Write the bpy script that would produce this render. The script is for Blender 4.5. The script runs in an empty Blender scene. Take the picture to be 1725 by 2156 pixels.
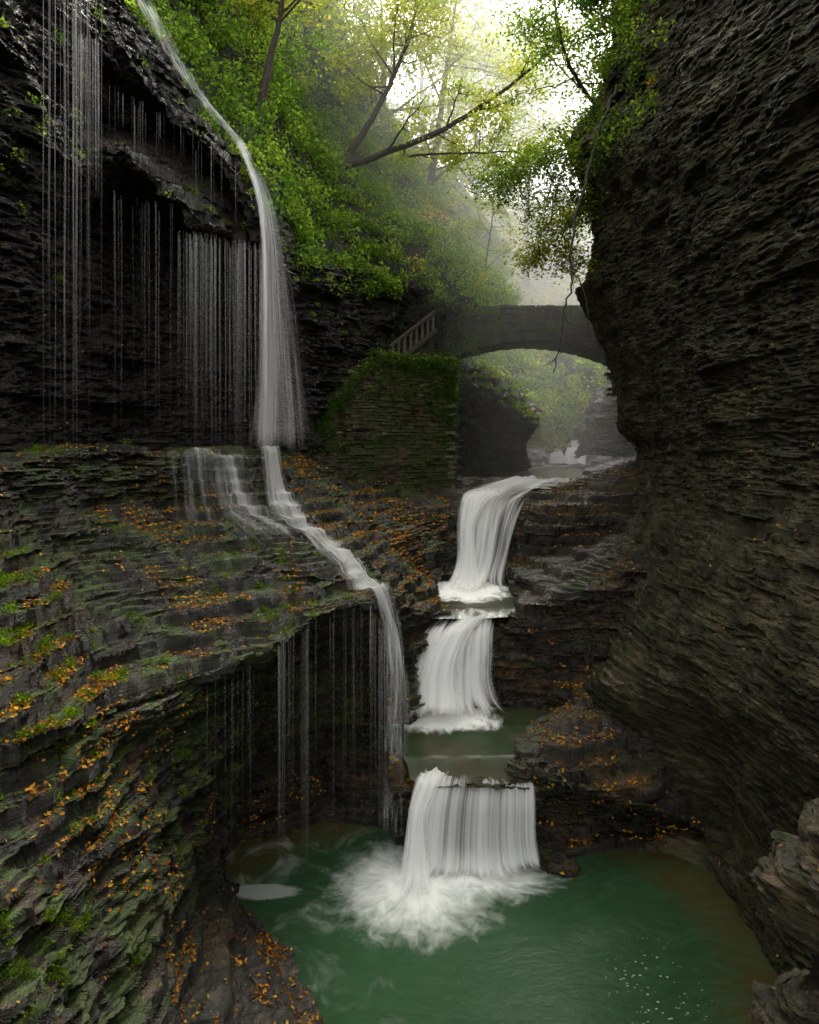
import bpy, math, random
import numpy as np
from mathutils import Vector
from mathutils.bvhtree import BVHTree
random.seed(7); rng=np.random.default_rng(7)
K=1.2/1725.0
CAMZ=7.0
def S(px,py,d): return ((px-862.5)*K*d, d, CAMZ-(py-950)*K*d)
col=bpy.context.scene.collection
# ---------------------------------------------------------------- noise
M=0xffffffff
def h3(i,j,k):
    n=(i.astype(np.int64)*374761393+j.astype(np.int64)*668265263+k.astype(np.int64)*2246822519)&M
    n=((n^(n>>13))*1274126177)&M
    n=((n^(n>>15))*2246822519)&M
    return ((n^(n>>16))&0xffff)/65535.0
def vn(x,y,z):
    x,y,z=np.broadcast_arrays(x,y,z)
    i=np.floor(x);j=np.floor(y);k=np.floor(z)
    fx=x-i;fy=y-j;fz=z-k
    fx=fx*fx*(3-2*fx);fy=fy*fy*(3-2*fy);fz=fz*fz*(3-2*fz)
    r=0
    for a in (0,1):
        wa=fx if a else 1-fx
        for b in (0,1):
            wb=fy if b else 1-fy
            for c in (0,1):
                wc=fz if c else 1-fz
                r=r+wa*wb*wc*h3(i+a,j+b,k+c)
    return r
def fbm(x,y,z,o=4):
    r=0;a=.5;t=0
    for q in range(o):
        r=r+a*vn(x,y,z);t+=a;a*=.5
        x=x*2.03+11.3;y=y*2.03+5.1;z=z*2.03+7.7
    return r/t
def sst(a,b,x):
    t=np.clip((x-a)/(b-a),0,1);return t*t*(3-2*t)
# ---------------------------------------------------------------- mesh creation
def mk(name,V,F,mat,smooth=False,colr=None,uv=None,dens=None,parent=None,kind=None,label=None,category=None):
    V=np.asarray(V,dtype=np.float32).reshape(-1,3);F=np.asarray(F,dtype=np.int32)
    k=F.shape[1]
    me=bpy.data.meshes.new(name)
    me.vertices.add(len(V));me.vertices.foreach_set('co',V.ravel())
    me.loops.add(F.size);me.loops.foreach_set('vertex_index',F.ravel())
    me.polygons.add(len(F));me.polygons.foreach_set('loop_start',np.arange(0,F.size,k,dtype=np.int32))
    me.polygons.foreach_set('loop_total',np.full(len(F),k,dtype=np.int32))
    me.polygons.foreach_set('use_smooth',np.full(len(F),smooth,dtype=bool))
    me.update(calc_edges=True)
    if colr is not None:
        a=me.attributes.new('tint','FLOAT_COLOR','POINT')
        c=np.ones((len(V),4),dtype=np.float32);c[:,:3]=colr;a.data.foreach_set('color',c.ravel())
    if dens is not None:
        a=me.attributes.new('dens','FLOAT','POINT');a.data.foreach_set('value',np.asarray(dens,dtype=np.float32).ravel())
    if uv is not None:
        l=me.uv_layers.new(name='UVMap');l.data.foreach_set('uv',np.asarray(uv,dtype=np.float32)[F.ravel()].ravel())
    me.materials.append(mat)
    ob=bpy.data.objects.new(name,me);col.objects.link(ob)
    if parent: ob.parent=parent
    if kind: ob['kind']=kind
    if label: ob['label']=label
    if category: ob['category']=category
    return ob
def empty(name,loc,label,category,group=None):
    e=bpy.data.objects.new(name,None);e.location=loc;col.objects.link(e)
    e['label']=label;e['category']=category
    if group:e['group']=group
    return e
def gridF(nr,nc):
    a=np.arange(nr*nc).reshape(nr,nc)
    return np.stack([a[:-1,:-1],a[:-1,1:],a[1:,1:],a[1:,:-1]],-1).reshape(-1,4)
def blur(A,s,ax):
    if s<0.5:return A
    r=int(s*2.5);w=np.exp(-.5*(np.arange(-r,r+1)/s)**2);w/=w.sum()
    pad=[(0,0)]*A.ndim;pad[ax]=(r,r);B=np.pad(A,pad,mode='edge');out=0
    n=A.shape[ax]
    for t in range(2*r+1):
        sl=[slice(None)]*A.ndim;sl[ax]=slice(t,t+n);out=out+w[t]*B[tuple(sl)]
    return out
def up(A,ax,ns):
    idx=np.concatenate([i+np.arange(n)/n for i,n in enumerate(ns)]+[[len(ns)]])
    i0=np.minimum(np.floor(idx).astype(int),len(ns)-1);f=idx-i0
    a=np.take(A,i0,ax);b=np.take(A,i0+1,ax)
    sh=[1,1,1];sh[ax]=-1;f=f.reshape(sh)
    return a*(1-f)+b*f
def gnorm(P):
    du=np.gradient(P,axis=1);dv=np.gradient(P,axis=0)
    n=np.cross(du,dv);n/=np.linalg.norm(n,axis=2,keepdims=True)+1e-9
    return n
def patch(name,rows,mat,sp=3.0,sig=6,a1=.35,a2=.13,h1=.42,h2=.12,terr=.13,low=.35,fine=.03,flip=None,label=None,W=False,dip=0.0,seed=0.,maxsub=170,lf=.55,amp=None,wav=.3,blk=1.,lowamp=None):
    C=np.array(rows,dtype=float)
    if not W:
        C=np.stack([(C[...,0]-862.5)*K*C[...,2],C[...,2],CAMZ-(C[...,1]-950)*K*C[...,2]],-1)
    dd=np.maximum(C[...,1],5.0)
    def cnt(ax):
        D=np.linalg.norm(np.diff(C,axis=ax),axis=2)
        m=(dd.take(range(1,C.shape[ax]),ax)+dd.take(range(0,C.shape[ax]-1),ax))/2
        q=(D/(K*m)).mean(axis=1-ax)
        return [int(min(maxsub,max(3,v/sp))) for v in q]
    nr,nc=cnt(0),cnt(1)
    P=up(up(C,0,nr),1,nc)
    P=blur(blur(P,sig,0),sig,1)
    n=gnorm(P)
    cam=np.array([0,0,9.0])
    sgn=np.sign(((cam-P)*n).sum(2).mean()) if flip is None else flip
    n*=sgn
    x,y,z=P[...,0]+seed,P[...,1],P[...,2]
    la=lowamp(z) if lowamp is not None else 1.
    P=P+n*((fbm(x*lf,y*lf,z*lf,4)-.5)*2*low*la)[...,None]
    x,y,z=P[...,0]+seed,P[...,1],P[...,2]
    nh=n.copy();nh[...,2]=0
    zl=z+wav*(fbm(x*.22,y*.22,z*0+.3,3)-.5)+dip*y+.03*(vn(x*1.7,y*1.7,z*0)-.5)+.012*(vn(x*6,y*6,z*0)-.5)
    L1=np.floor(zl/h1);L2=np.floor(zl/h2);L3=np.floor(zl/(h2*.45))
    o=a1*(vn(x*.8,y*.8,L1*17.13)-.5)*1.6
    o+=a1*.7*(h3(np.floor(x*1.1+L1*.37),np.floor(y*1.1+L1*.71),L1)-.5)*blk
    o+=a2*(vn(x*2.2,y*2.2,L2*9.71)-.5)*2
    xr_=x*.8+y*.6;yr_=-x*.6+y*.8
    o+=a2*1.5*(h3(np.floor(xr_*2.3+L2*.37),np.floor(yr_*2.3+L2*.71),L2)-.5)*blk
    o+=a2*.9*(h3(np.floor(xr_*6.1+L3*.37),np.floor(yr_*6.1+L3*.71),L3)-.5)*blk
    o+=a2*.8*(vn(x*7,y*7,L3*5.3)-.5)*2
    if amp is not None:o*=amp(x-seed,y,z)
    P=P+nh*o[...,None]
    w=sst(.2,.5,n[...,2])
    q=zl/terr;f=q-np.floor(q)
    dz=terr*(sst(.78,.97,f)-f)
    q=zl/(terr*3.3)+.3;f=q-np.floor(q)
    dz2=terr*3.3*.85*(sst(.82,.97,f)-f)
    mk2=sst(.42,.55,vn(x*.9,y*.9,z*0+9))
    P[...,2]+=w*(dz*(1-.6*mk2)+dz2*mk2)
    P[...,2]+=w*.05*blk*(h3(np.floor(xr_*3.1),np.floor(yr_*3.1),L2*0)-.5)
    P=P+n*((fbm(x*7,y*7,z*12,4)-.5)*2*fine)[...,None]
    R,Cc=P.shape[:2]
    F=gridF(R,Cc)
    if sgn<0:F=F[:,::-1]
    ob=mk(name,P.reshape(-1,3),F,mat,False,kind='structure',label=label)
    N=gnorm(blur(blur(P,1.2,0),1.2,1))*sgn
    return P,N,ob
# ---------------------------------------------------------------- materials
def nt(name):
    m=bpy.data.materials.new(name);m.use_nodes=True;t=m.node_tree;t.nodes.clear()
    o=t.nodes.new('ShaderNodeOutputMaterial');return m,t,o
class G:
    def __init__(s,t):s.t=t
    def n(s,ty,ins=None,**kw):
        nd=s.t.nodes.new(ty)
        for a,b in kw.items():setattr(nd,a,b)
        if ins:
            for k_,v in ins.items():
                if isinstance(v,bpy.types.NodeSocket):s.t.links.new(v,nd.inputs[k_])
                else:nd.inputs[k_].default_value=v
        return nd
    def math(s,op,a,b=0.,clamp=False):
        return s.n('ShaderNodeMath',{0:a,1:b},operation=op,use_clamp=clamp).outputs[0]
    def ramp(s,f,a,b,lo=0.,hi=1.):
        return s.n('ShaderNodeMapRange',{'Value':f,'From Min':a,'From Max':b,'To Min':lo,'To Max':hi},interpolation_type='SMOOTHSTEP').outputs[0]
    def mix(s,f,a,b,blend='MIX'):
        nd=s.n('ShaderNodeMix',data_type='RGBA',blend_type=blend)
        for i,v in ((0,f),(6,a),(7,b)):
            if isinstance(v,bpy.types.NodeSocket):s.t.links.new(v,nd.inputs[i])
            else:nd.inputs[i].default_value=v if i==0 else (*v,1)
        return nd.outputs[2]
    def noise(s,vec,sc,det=4,rough=.55,dist=0.):
        return s.n('ShaderNodeTexNoise',{'Vector':vec,'Scale':sc,'Detail':det,'Roughness':rough,'Distortion':dist}).outputs[0]
    def map(s,vec,scale,loc=(0,0,0)):
        return s.n('ShaderNodeMapping',{'Vector':vec,'Scale':scale,'Location':loc}).outputs[0]
def rock(name,c1,c2,moss=.3,mossc=(.035,.055,.008),rough=(.25,.6),tan=None,bump=.8,spec=.5,splash=None):
    m,t,o=nt(name);g=G(t)
    geo=g.n('ShaderNodeNewGeometry');pos=geo.outputs['Position']
    b1=g.noise(g.map(pos,(3.4,3.4,26)),1.6,5,.75)
    st=g.noise(g.map(pos,(.5,.5,7)),1.3,3,.65)
    bl=g.noise(pos,1.3,5,.65)
    c=g.mix(g.ramp(st,.35,.68),c1,c2)
    c=g.mix(g.ramp(bl,.32,.68,.0,.85),c,tuple(v*.35 for v in c1))
    if tan: c=g.mix(g.math('MULTIPLY',g.ramp(g.noise(g.map(pos,(1,1,2.2),(7,3,1)),.9,3),.52,.66),.8),c,tan)
    k=g.ramp(b1,.3,.72,.30,1.85)
    c=g.mix(1.0,c,g.n('ShaderNodeCombineColor',{0:k,1:k,2:k}).outputs[0],'MULTIPLY')
    nz=g.n('ShaderNodeSeparateXYZ',{0:geo.outputs['Normal']}).outputs[2]
    mm=g.math('MULTIPLY',g.ramp(nz,.0,.7,.08,1),g.ramp(g.noise(pos,1.9,5,.66),.62-.35*moss,.72-.35*moss))
    if splash:
        pz=g.n('ShaderNodeSeparateXYZ',{0:pos}).outputs[2]
        mm=g.math('MULTIPLY',mm,g.ramp(pz,splash[0],splash[1],.1,1))
    mc=g.mix(g.ramp(b1,.35,.7),tuple(v*.35 for v in mossc),mossc)
    c=g.mix(mm,c,mc)
    rg=g.math('ADD',g.ramp(bl,.35,.65,*rough),g.math('MULTIPLY',mm,.3))
    bp=g.n('ShaderNodeBump',{'Height':b1,'Strength':bump,'Distance':.07})
    p=g.n('ShaderNodeBsdfPrincipled',{'Base Color':c,'Roughness':rg,'Normal':bp.outputs[0],'Specular IOR Level':spec})
    t.links.new(p.outputs[0],o.inputs[0]);return m
M_wet=rock('wet_dark_shale',(.012,.010,.007),(.044,.035,.024),moss=.24,mossc=(.03,.045,.008),rough=(.18,.5))
M_terr=rock('mossy_shale_terrace',(.013,.011,.008),(.054,.043,.028),moss=.48,mossc=(.052,.090,.006),rough=(.13,.42),tan=(.060,.037,.017),bump=.9,splash=(.6,1.8))
M_right=rock('olive_shale',(.030,.027,.013),(.108,.096,.052),moss=.40,mossc=(.055,.060,.014),rough=(.45,.75),tan=(.100,.082,.042),spec=.3,bump=.8)
M_bed=rock('brown_wet_bedrock',(.015,.012,.008),(.062,.046,.026),moss=.30,rough=(.17,.45),tan=(.075,.045,.017))
M_hill=rock('woodland_soil',(.02,.018,.012),(.06,.05,.03),moss=.9,mossc=(.05,.09,.015),rough=(.7,.9))
M_out=rock('tan_layered_rock',(.045,.037,.024),(.16,.130,.082),moss=.3,mossc=(.06,.07,.02),rough=(.4,.7),tan=(.14,.10,.05))
def simple(name,c,rough=.6,c2=None,sc=6,bump=.3):
    m,t,o=nt(name);g=G(t);pos=g.n('ShaderNodeNewGeometry').outputs['Position']
    f=g.noise(pos,sc,4,.6)
    cc=g.mix(g.ramp(f,.3,.7),c,c2 or tuple(v*.5 for v in c))
    bp=g.n('ShaderNodeBump',{'Height':f,'Strength':bump,'Distance':.03})
    p=g.n('ShaderNodeBsdfPrincipled',{'Base Color':cc,'Roughness':rough,'Normal':bp.outputs[0]})
    t.links.new(p.outputs[0],o.inputs[0]);return m
def stonemat(name,c,mossy=.4):
    m,t,o=nt(name);g=G(t);geo=g.n('ShaderNodeNewGeometry');pos=geo.outputs['Position']
    at=g.n('ShaderNodeAttribute',attribute_name='tint').outputs['Color']
    cc=g.mix(1.,at,c,'MULTIPLY')
    n8=g.noise(pos,4,5,.75)
    cc=g.mix(g.ramp(n8,.35,.62,0,.85),cc,tuple(v*.2 for v in c))
    cc=g.mix(g.ramp(g.noise(pos,.9,5,.65),.62-.3*mossy,.72-.3*mossy),cc,(.035,.045,.010))
    bp=g.n('ShaderNodeBump',{'Height':n8,'Strength':.6,'Distance':.03})
    p=g.n('ShaderNodeBsdfPrincipled',{'Base Color':cc,'Roughness':.6,'Normal':bp.outputs[0]})
    t.links.new(p.outputs[0],o.inputs[0]);return m
M_mas=stonemat('dry_stone_masonry',(.095,.070,.038),.62)
M_bri=stonemat('bridge_stone',(.065,.050,.033),.45)
M_bark=simple('dark_bark',(.06,.045,.03),.85,(.025,.018,.012),12)
M_wood=simple('weathered_rail',(.085,.055,.032),.7,(.04,.028,.018),10)
def leafmat(name,trans=.5):
    m,t,o=nt(name);g=G(t)
    at=g.n('ShaderNodeAttribute',attribute_name='tint').outputs['Color']
    d=g.n('ShaderNodeBsdfDiffuse',{'Color':at})
    tr=g.n('ShaderNodeBsdfTranslucent',{'Color':g.mix(1.,at,(2.4,2.4,1.3),'MULTIPLY')})
    mx=g.n('ShaderNodeMixShader',{0:trans,1:d.outputs[0],2:tr.outputs[0]})
    t.links.new(mx.outputs[0],o.inputs[0]);return m
M_leaf=leafmat('foliage',.62);M_fall=leafmat('fallen_leaf',.1)
def watermat(name,uf,vf,lo,hi,amax=1.,c=(.95,.95,.94)):
    m,t,o=nt(name);g=G(t)
    uv=g.n('ShaderNodeTexCoord').outputs['UV']
    f=g.noise(g.map(uv,(uf,vf,1)),1.,5,.62)
    de=g.n('ShaderNodeAttribute',attribute_name='dens').outputs['Fac']
    a=g.ramp(g.math('ADD',f,g.math('MULTIPLY',g.math('SUBTRACT',de,.5),.7)),lo,hi,0,amax)
    a=g.math('MULTIPLY',a,g.ramp(de,0,.45))
    d=g.n('ShaderNodeBsdfDiffuse',{'Color':(*c,1)})
    tr=g.n('ShaderNodeBsdfTranslucent',{'Color':(*c,1)})
    mx=g.n('ShaderNodeMixShader',{0:.45,1:d.outputs[0],2:tr.outputs[0]})
    m2=g.n('ShaderNodeMixShader',{0:a,1:g.n('ShaderNodeBsdfTransparent').outputs[0],2:mx.outputs[0]})
    t.links.new(m2.outputs[0],o.inputs[0]);return m
M_falls=watermat('white_water',24,1.0,.40,.86)
M_soft=watermat('soft_white_water',9,.8,.20,.90)
M_curt=watermat('curtain_water',30,.5,.32,.82)
M_veil=watermat('thin_water_veil',26,.5,.30,1.0,.42)
M_side=watermat('side_stream_water',18,3.0,.38,1.0,.72)
M_strand=watermat('water_strand',.001,.8,.12,1.0,.17)
# ---------------------------------------------------------------- rock patches
def addcol(rows,xw,yw,first=False):
    out=[]
    for r in rows:
        r=[S(*p) for p in r]
        e=r[0] if first else r[-1]
        q=(xw,yw,e[2])
        out.append([q]+r if first else r+[q])
    return out
LL=[
[(-500,925,11),(0,930,12.5),(200,938,15),(400,940,17),(560,943,18),(650,960,19.5),(780,990,22.5),(950,1010,24.5)],
[(-500,965,8),(0,968,9.6),(200,950,12),(400,950,14),(560,955,15.2),(650,1010,16.4),(800,1050,18.8),(950,1060,20.4)],
[(-500,1100,7.7),(0,1060,9.4),(200,1055,11.7),(380,1062,13.4),(600,1065,14.2),(700,1090,15.3),(820,1110,17),(930,1150,18.6)],
[(-500,1350,6.5),(0,1280,8),(200,1240,9.8),(420,1170,11.8),(630,1125,13.3),(745,1150,14.1),(845,1180,15.8),(930,1230,17.4)],
[(-500,1650,5),(0,1530,6.8),(250,1480,8.2),(560,1375,10.0),(645,1290,11.2),(795,1258,12.5),(865,1278,13.9),(950,1290,16.0)],
[(-500,1800,4.8),(0,1620,6.6),(310,1550,8.6),(575,1420,11.6),(670,1330,13.4),(810,1300,13.4),(852,1380,13.9),(950,1380,16)],
[(-500,2100,4.5),(0,1900,5.8),(350,1700,8.5),(520,1640,12.8),(680,1600,14.0),(830,1550,13.6),(862,1500,13.5),(925,1450,15.6)],
[(-500,2600,4.2),(100,2250,5.4),(415,1890,9.4),(490,1810,12.0),(660,1770,12.6),(842,1760,12.5),(890,1800,12.6),(960,1850,13.5)],
[(-500,2900,4.1),(200,2380,5.8),(500,1985,8.9),(485,1865,10.9),(660,1833,11.3),(845,1828,11.4),(890,1850,12),(960,1870,13)],
[(-500,3200,4),(330,2450,6.4),(670,2130,8.0),(530,1915,10.5),(660,1870,11.0),(850,1870,11.1),(900,1870,12),(960,1890,13)],
[(-500,3500,4),(450,2700,6.4),(730,2230,8.0),(580,1990,10.1),(660,1930,10.7),(850,1920,10.9),(900,1900,12),(960,1900,13)],
]
PLL,NLL,OLL=patch('rock_terrace',addcol(LL,-9,-8,True),M_terr,sp=2.0,sig=5,a1=.26,a2=.07,h1=.24,h2=.065,terr=.075,low=.22,lf=.7,fine=.022,wav=.05,blk=.7,W=True,maxsub=220,label='layered wet shale terrace with moss and fallen leaves')
LU=[
[(-500,-700,8),(0,-420,11),(150,-200,13),(262,-20,14.4),(425,225,15.3),(495,300,15.7),(562,470,15.9),(620,555,18),(760,570,21.8),(1000,630,26)],
[(-500,-200,8),(0,60,10.5),(150,50,12),(230,90,13.2),(395,275,14.0),(478,345,14.6),(556,510,15.1),(625,600,17.8),(770,640,21.8),(1000,660,26.5)],
[(-500,150,8.2),(0,180,10.5),(150,290,12.3),(230,250,14.4),(380,300,15.4),(470,365,15.6),(550,520,15.7),(625,660,18),(780,700,22),(980,700,27)],
[(-500,400,8.2),(0,350,10.4),(150,360,11.8),(250,320,12.8),(370,410,13.1),(440,485,13.7),(540,520,15.3),(625,720,18.2),(790,760,22.2),(980,800,27.5)],
[(-500,600,8.5),(0,500,11),(150,470,12.9),(250,430,14.6),(370,500,15.6),(450,560,16.2),(545,600,16.9),(625,780,18.4),(790,830,22.4),(980,850,27.5)],
[(-500,800,9),(0,700,11.4),(180,700,13.7),(280,700,15.3),(400,720,16.3),(470,740,16.9),(560,760,17.6),(640,850,18.7),(790,900,22.4),(970,900,27)],
[(-500,975,9.3),(0,965,11.5),(190,960,14),(290,955,15.6),(400,955,16.6),(480,955,17.2),(570,965,17.8),(650,1010,18.9),(790,1060,22),(960,1060,25.5)],
]
PLU,NLU,_=patch('rock_cliff',addcol(LU,-10,-8,True),M_wet,sp=2.6,sig=4,a1=.32,a2=.08,h1=.5,h2=.09,low=.3,fine=.025,W=True,label='dark overhanging wet shale cliff')
RC=[
[(1450,-250,34),(1330,-250,18),(1430,-300,14),(1570,-350,11),(1800,-450,8.7),(2300,-700,6.7)],
[(1390,60,34),(1290,60,18),(1400,60,14),(1530,50,11),(1760,30,8.6),(2300,0,6.6)],
[(1370,190,34),(1262,190,18.5),(1380,190,14.2),(1520,190,11),(1755,190,8.5),(2300,190,6.5)],
[(1330,310,34),(1185,310,19),(1340,310,14.5),(1510,310,11.1),(1750,310,8.5),(2300,310,6.5)],
[(1340,410,34),(1245,410,19.5),(1360,410,15),(1520,410,11.3),(1755,410,8.5),(2300,410,6.5)],
[(1345,540,34),(1252,540,20),(1375,540,15.5),(1525,540,11.4),(1755,540,8.6),(2300,540,6.6)],
[(1330,605,34),(1212,605,21),(1365,605,15.7),(1530,605,11.5),(1760,605,8.7),(2300,605,6.6)],
[(1350,700,34),(1262,700,22),(1385,700,16),(1540,700,11.7),(1770,700,8.8),(2300,700,6.7)],
[(1370,810,34),(1292,810,23),(1395,810,16.4),(1540,810,11.8),(1770,800,8.9),(2300,790,6.8)],
[(1375,925,34),(1300,915,23),(1392,915,16.9),(1548,895,12),(1782,865,9),(2300,840,6.9)],
[(1400,950,35),(1345,945,24.2),(1402,945,17.1),(1552,930,12.1),(1788,900,9.1),(2310,875,7.0)],
[(1350,985,34),(1312,1050,21),(1400,1060,16),(1545,1050,12),(1785,1040,9),(2300,1040,6.9)],
[(1340,1020,34),(1297,1165,19.5),(1350,1190,15.3),(1510,1190,11.6),(1770,1200,8.6),(2250,1250,6.6)],
[(1330,1060,34),(1250,1330,17),(1305,1330,14.3),(1485,1330,11.2),(1750,1360,8.3),(2200,1450,6.2)],
[(1330,1100,33),(1205,1430,15.2),(1268,1440,13.4),(1470,1460,11.1),(1735,1500,8.1),(2150,1650,5.9)],
[(1330,1140,33),(1215,1530,14.7),(1300,1545,13.4),(1510,1590,11.4),(1730,1650,8.4),(2150,1900,6)],
[(1330,1200,33),(1225,1600,14.3),(1340,1660,12.9),(1530,1730,11.6),(1700,1850,8.8),(2150,2300,6.2)],
[(1330,1300,33),(1220,1750,14),(1340,1830,11.9),(1510,1920,10.8),(1630,2160,8.8),(2150,2800,6.2)],
]
PRC,NRC,_=patch('rock_cliff',addcol(RC,7,-10),M_right,sp=2.2,sig=7,a1=.18,a2=.055,h1=.5,h2=.075,low=.34,lf=.38,fine=.022,W=True,seed=40,blk=.7,wav=.12,amp=lambda x,y,z:.75+.4*sst(5.8,7.2,z),lowamp=lambda z:.35+.65*sst(5.5,8,z),label='tall olive layered gorge wall')
fl=[
(60,[(900,930),(1180,905),(1210,905),(1240,905),(1260,880),(1300,850),(1400,800)]),
(50,[(900,930),(1170,940),(1205,940),(1225,940),(1245,900),(1300,880),(1400,850)]),
(39,[(950,935),(1155,955),(1195,955),(1235,955),(1260,940),(1320,920),(1420,900)]),
(38,[(950,960),(1150,978),(1195,978),(1235,978),(1250,965),(1320,945),(1420,920)]),
(30,[(950,990),(1120,992),(1170,992),(1210,992),(1240,985),(1330,960),(1430,950)]),
(24,[(940,1005),(1075,1013),(1150,1013),(1215,1010),(1240,1000),(1330,975),(1430,960)]),
(21.2,[(900,1030),(985,1043),(1080,1040),(1160,1037),(1190,1030),(1320,1000),(1430,985)]),
(19.7,[(880,1100),(960,1080),(1040,1080),(1110,1075),(1140,1060),(1310,1040),(1430,1020)]),
(19.1,[(880,1200),(965,1160),(1020,1160),(1080,1150),(1110,1110),(1300,1080),(1420,1050)]),
(18.7,[(880,1240),(955,1244),(1010,1244),(1055,1242),(1080,1180),(1290,1120),(1420,1080)]),
(16.5,[(880,1270),(935,1286),(1015,1286),(1085,1282),(1110,1215),(1280,1180),(1400,1120)]),
(15.2,[(870,1300),(900,1312),(980,1310),(1062,1310),(1088,1275),(1250,1230),(1380,1170)]),
(14.9,[(850,1400),(875,1350),(965,1340),(1055,1335),(1078,1315),(1240,1340),(1380,1300)]),
(14.6,[(840,1500),(870,1440),(965,1430),(1055,1420),(1080,1400),(1190,1420),(1350,1400)]),
(14.3,[(830,1540),(860,1516),(965,1515),(1110,1512),(1180,1480),(1220,1440),(1350,1450)]),
(13.4,[(820,1550),(860,1550),(975,1550),(1095,1550),(1140,1515),(1225,1480),(1370,1500)]),
(12.6,[(820,1570),(870,1588),(980,1588),(1060,1586),(1085,1555),(1250,1520),(1400,1560)]),
(11.9,[(820,1600),(868,1625),(975,1625),(1065,1625),(1085,1580),(1290,1610),(1450,1680)]),
(11.6,[(820,1640),(865,1656),(990,1638),(1130,1652),(1160,1635),(1330,1680),(1480,1740)]),
(12.1,[(830,1740),(870,1740),(990,1740),(1130,1740),(1160,1700),(1340,1740),(1500,1790)]),
]
FB=[[(a,b,d) for a,b in r] for d,r in fl]
FB.append([(830,1815,11.9),(870,1815,11.9),(990,1815,11.9),(1130,1810,11.8),(1170,1790,11.8),(1350,1790,11.9),(1510,1840,11.5)])
FB.append([(830,1840,11.5),(870,1850,11.5),(990,1850,11.5),(1130,1830,11.45),(1180,1815,11.4),(1350,1828,11.35),(1540,1890,10.5)])
FB.append([(830,1900,11.2),(870,1900,11.2),(990,1900,11.2),(1130,1890,11.2),(1180,1870,11.1),(1350,1890,10.9),(1540,1980,10)])
PFB,NFB,OFB=patch('gorge_bed',FB,M_bed,sp=2.0,sig=4,a1=.20,a2=.07,h1=.24,h2=.07,terr=.08,low=.14,lf=.8,fine=.02,wav=.05,seed=80,maxsub=220,label='stepped bedrock floor of the gorge')
HL=[
[(150,-50,14.6),(262,100,15.2),(425,300,16.3),(500,400,16.8),(565,560,17.4),(630,620,19),(790,620,22.5),(1000,670,26.7),(1090,680,31)],
[(150,-150,14.5),(262,0,15),(425,235,16),(500,315,16.4),(565,480,17),(630,565,18.8),(790,590,22.3),(1000,640,26.5),(1090,650,31)],
[(150,-300,16),(330,-60,17.5),(450,140,18.5),(520,230,19),(600,380,20),(660,450,21.5),(800,470,24.5),(980,560,28.5),(1080,625,34)],
[(150,-600,20),(380,-260,22),(500,-50,23),(580,70,24),(640,200,25),(700,310,26.5),(800,380,28),(930,470,32),(1050,590,39)],
[(150,-900,26),(400,-600,28),(560,-350,30),(640,-200,31),(700,0,32),(760,150,34),(840,250,36),(960,380,42),(1080,520,50)],
]
PHL,NHL,_=patch('hillside',HL,M_hill,sp=6,sig=3,a1=.1,a2=.05,low=.5,terr=.3,label='steep wooded hillside above the gorge')
FHrows=[
[(700,960,42),(950,950,44),(1100,940,46),(1250,930,48),(1500,900,46)],
[(700,780,50),(950,790,50),(1100,800,50),(1210,840,52),(1260,800,46)],
[(600,500,62),(900,560,62),(1100,640,62),(1250,640,60),(1500,500,50)],
[(500,200,85),(850,330,85),(1050,450,85),(1250,470,80),(1500,300,70)],
]
PFH,NFH,_=patch('hillside',FHrows,M_hill,sp=8,sig=4,a1=.1,a2=.05,low=1.2,terr=.3,seed=9,label='misty wooded slope further up the gorge')
BK=[
[(960,690,42),(1060,700,42),(1180,720,43),(1330,700,42)],
[(960,760,39),(1060,770,39),(1160,800,40),(1330,760,36)],
[(960,860,36.5),(1080,850,36.5),(1170,868,38),(1330,850,36)],
[(960,960,36),(1090,930,36),(1140,935,38),(1150,950,37)],
]
PBK,NBK,_=patch('hillside',BK,M_hill,sp=6,sig=3,a1=.1,a2=.05,low=.3,terr=.3,seed=19,label='leafy bank upstream of the bridge')
ML=[
[(940,735,34),(1000,760,33),(1080,800,33),(1150,880,33)],
[(940,735,30),(985,760,30),(1065,805,29),(1140,878,28.6)],
[(940,790,27.3),(985,800,27.6),(1060,850,27.5),(1138,900,27.6)],
[(930,840,28),(970,860,28.6),(1045,900,29),(1112,935,29)],
[(930,1020,26),(970,1020,26.5),(1040,1010,28),(1115,992,29.5)],
]
PML,NML,_=patch('rock_ledge',ML,M_terr,sp=3,sig=4,a1=.2,a2=.1,low=.2,seed=21,label='mossy overhanging rock ledge beneath the bridge')
PI=[
[(1262,815,37),(1275,808,35),(1300,800,34),(1360,795,34)],
[(1240,850,37),(1245,845,33.5),(1290,835,32.5),(1360,830,32)],
[(1222,900,37),(1228,890,33.5),(1280,890,32.3),(1360,890,32)],
[(1218,970,37),(1224,960,33.5),(1285,965,32),(1360,970,32)],
]
PPI,NPI,_=patch('rock_ledge',PI,M_out,sp=3,sig=3,a1=.25,a2=.12,h2=.2,low=.1,seed=31,label='layered rock shoulder beside the stream')
PI2=[
[(1100,860,56),(1150,868,50),(1190,875,50),(1212,885,54)],
[(1100,900,50),(1150,905,48),(1195,910,48),(1208,915,50)],
[(1100,960,46),(1150,965,44),(1190,962,43),(1205,960,46)],
]
patch('rock_ledge',PI2,M_out,sp=3,sig=3,a1=.2,a2=.1,low=.1,seed=33,label='pale layered rock step beside the upstream cascade')
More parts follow.
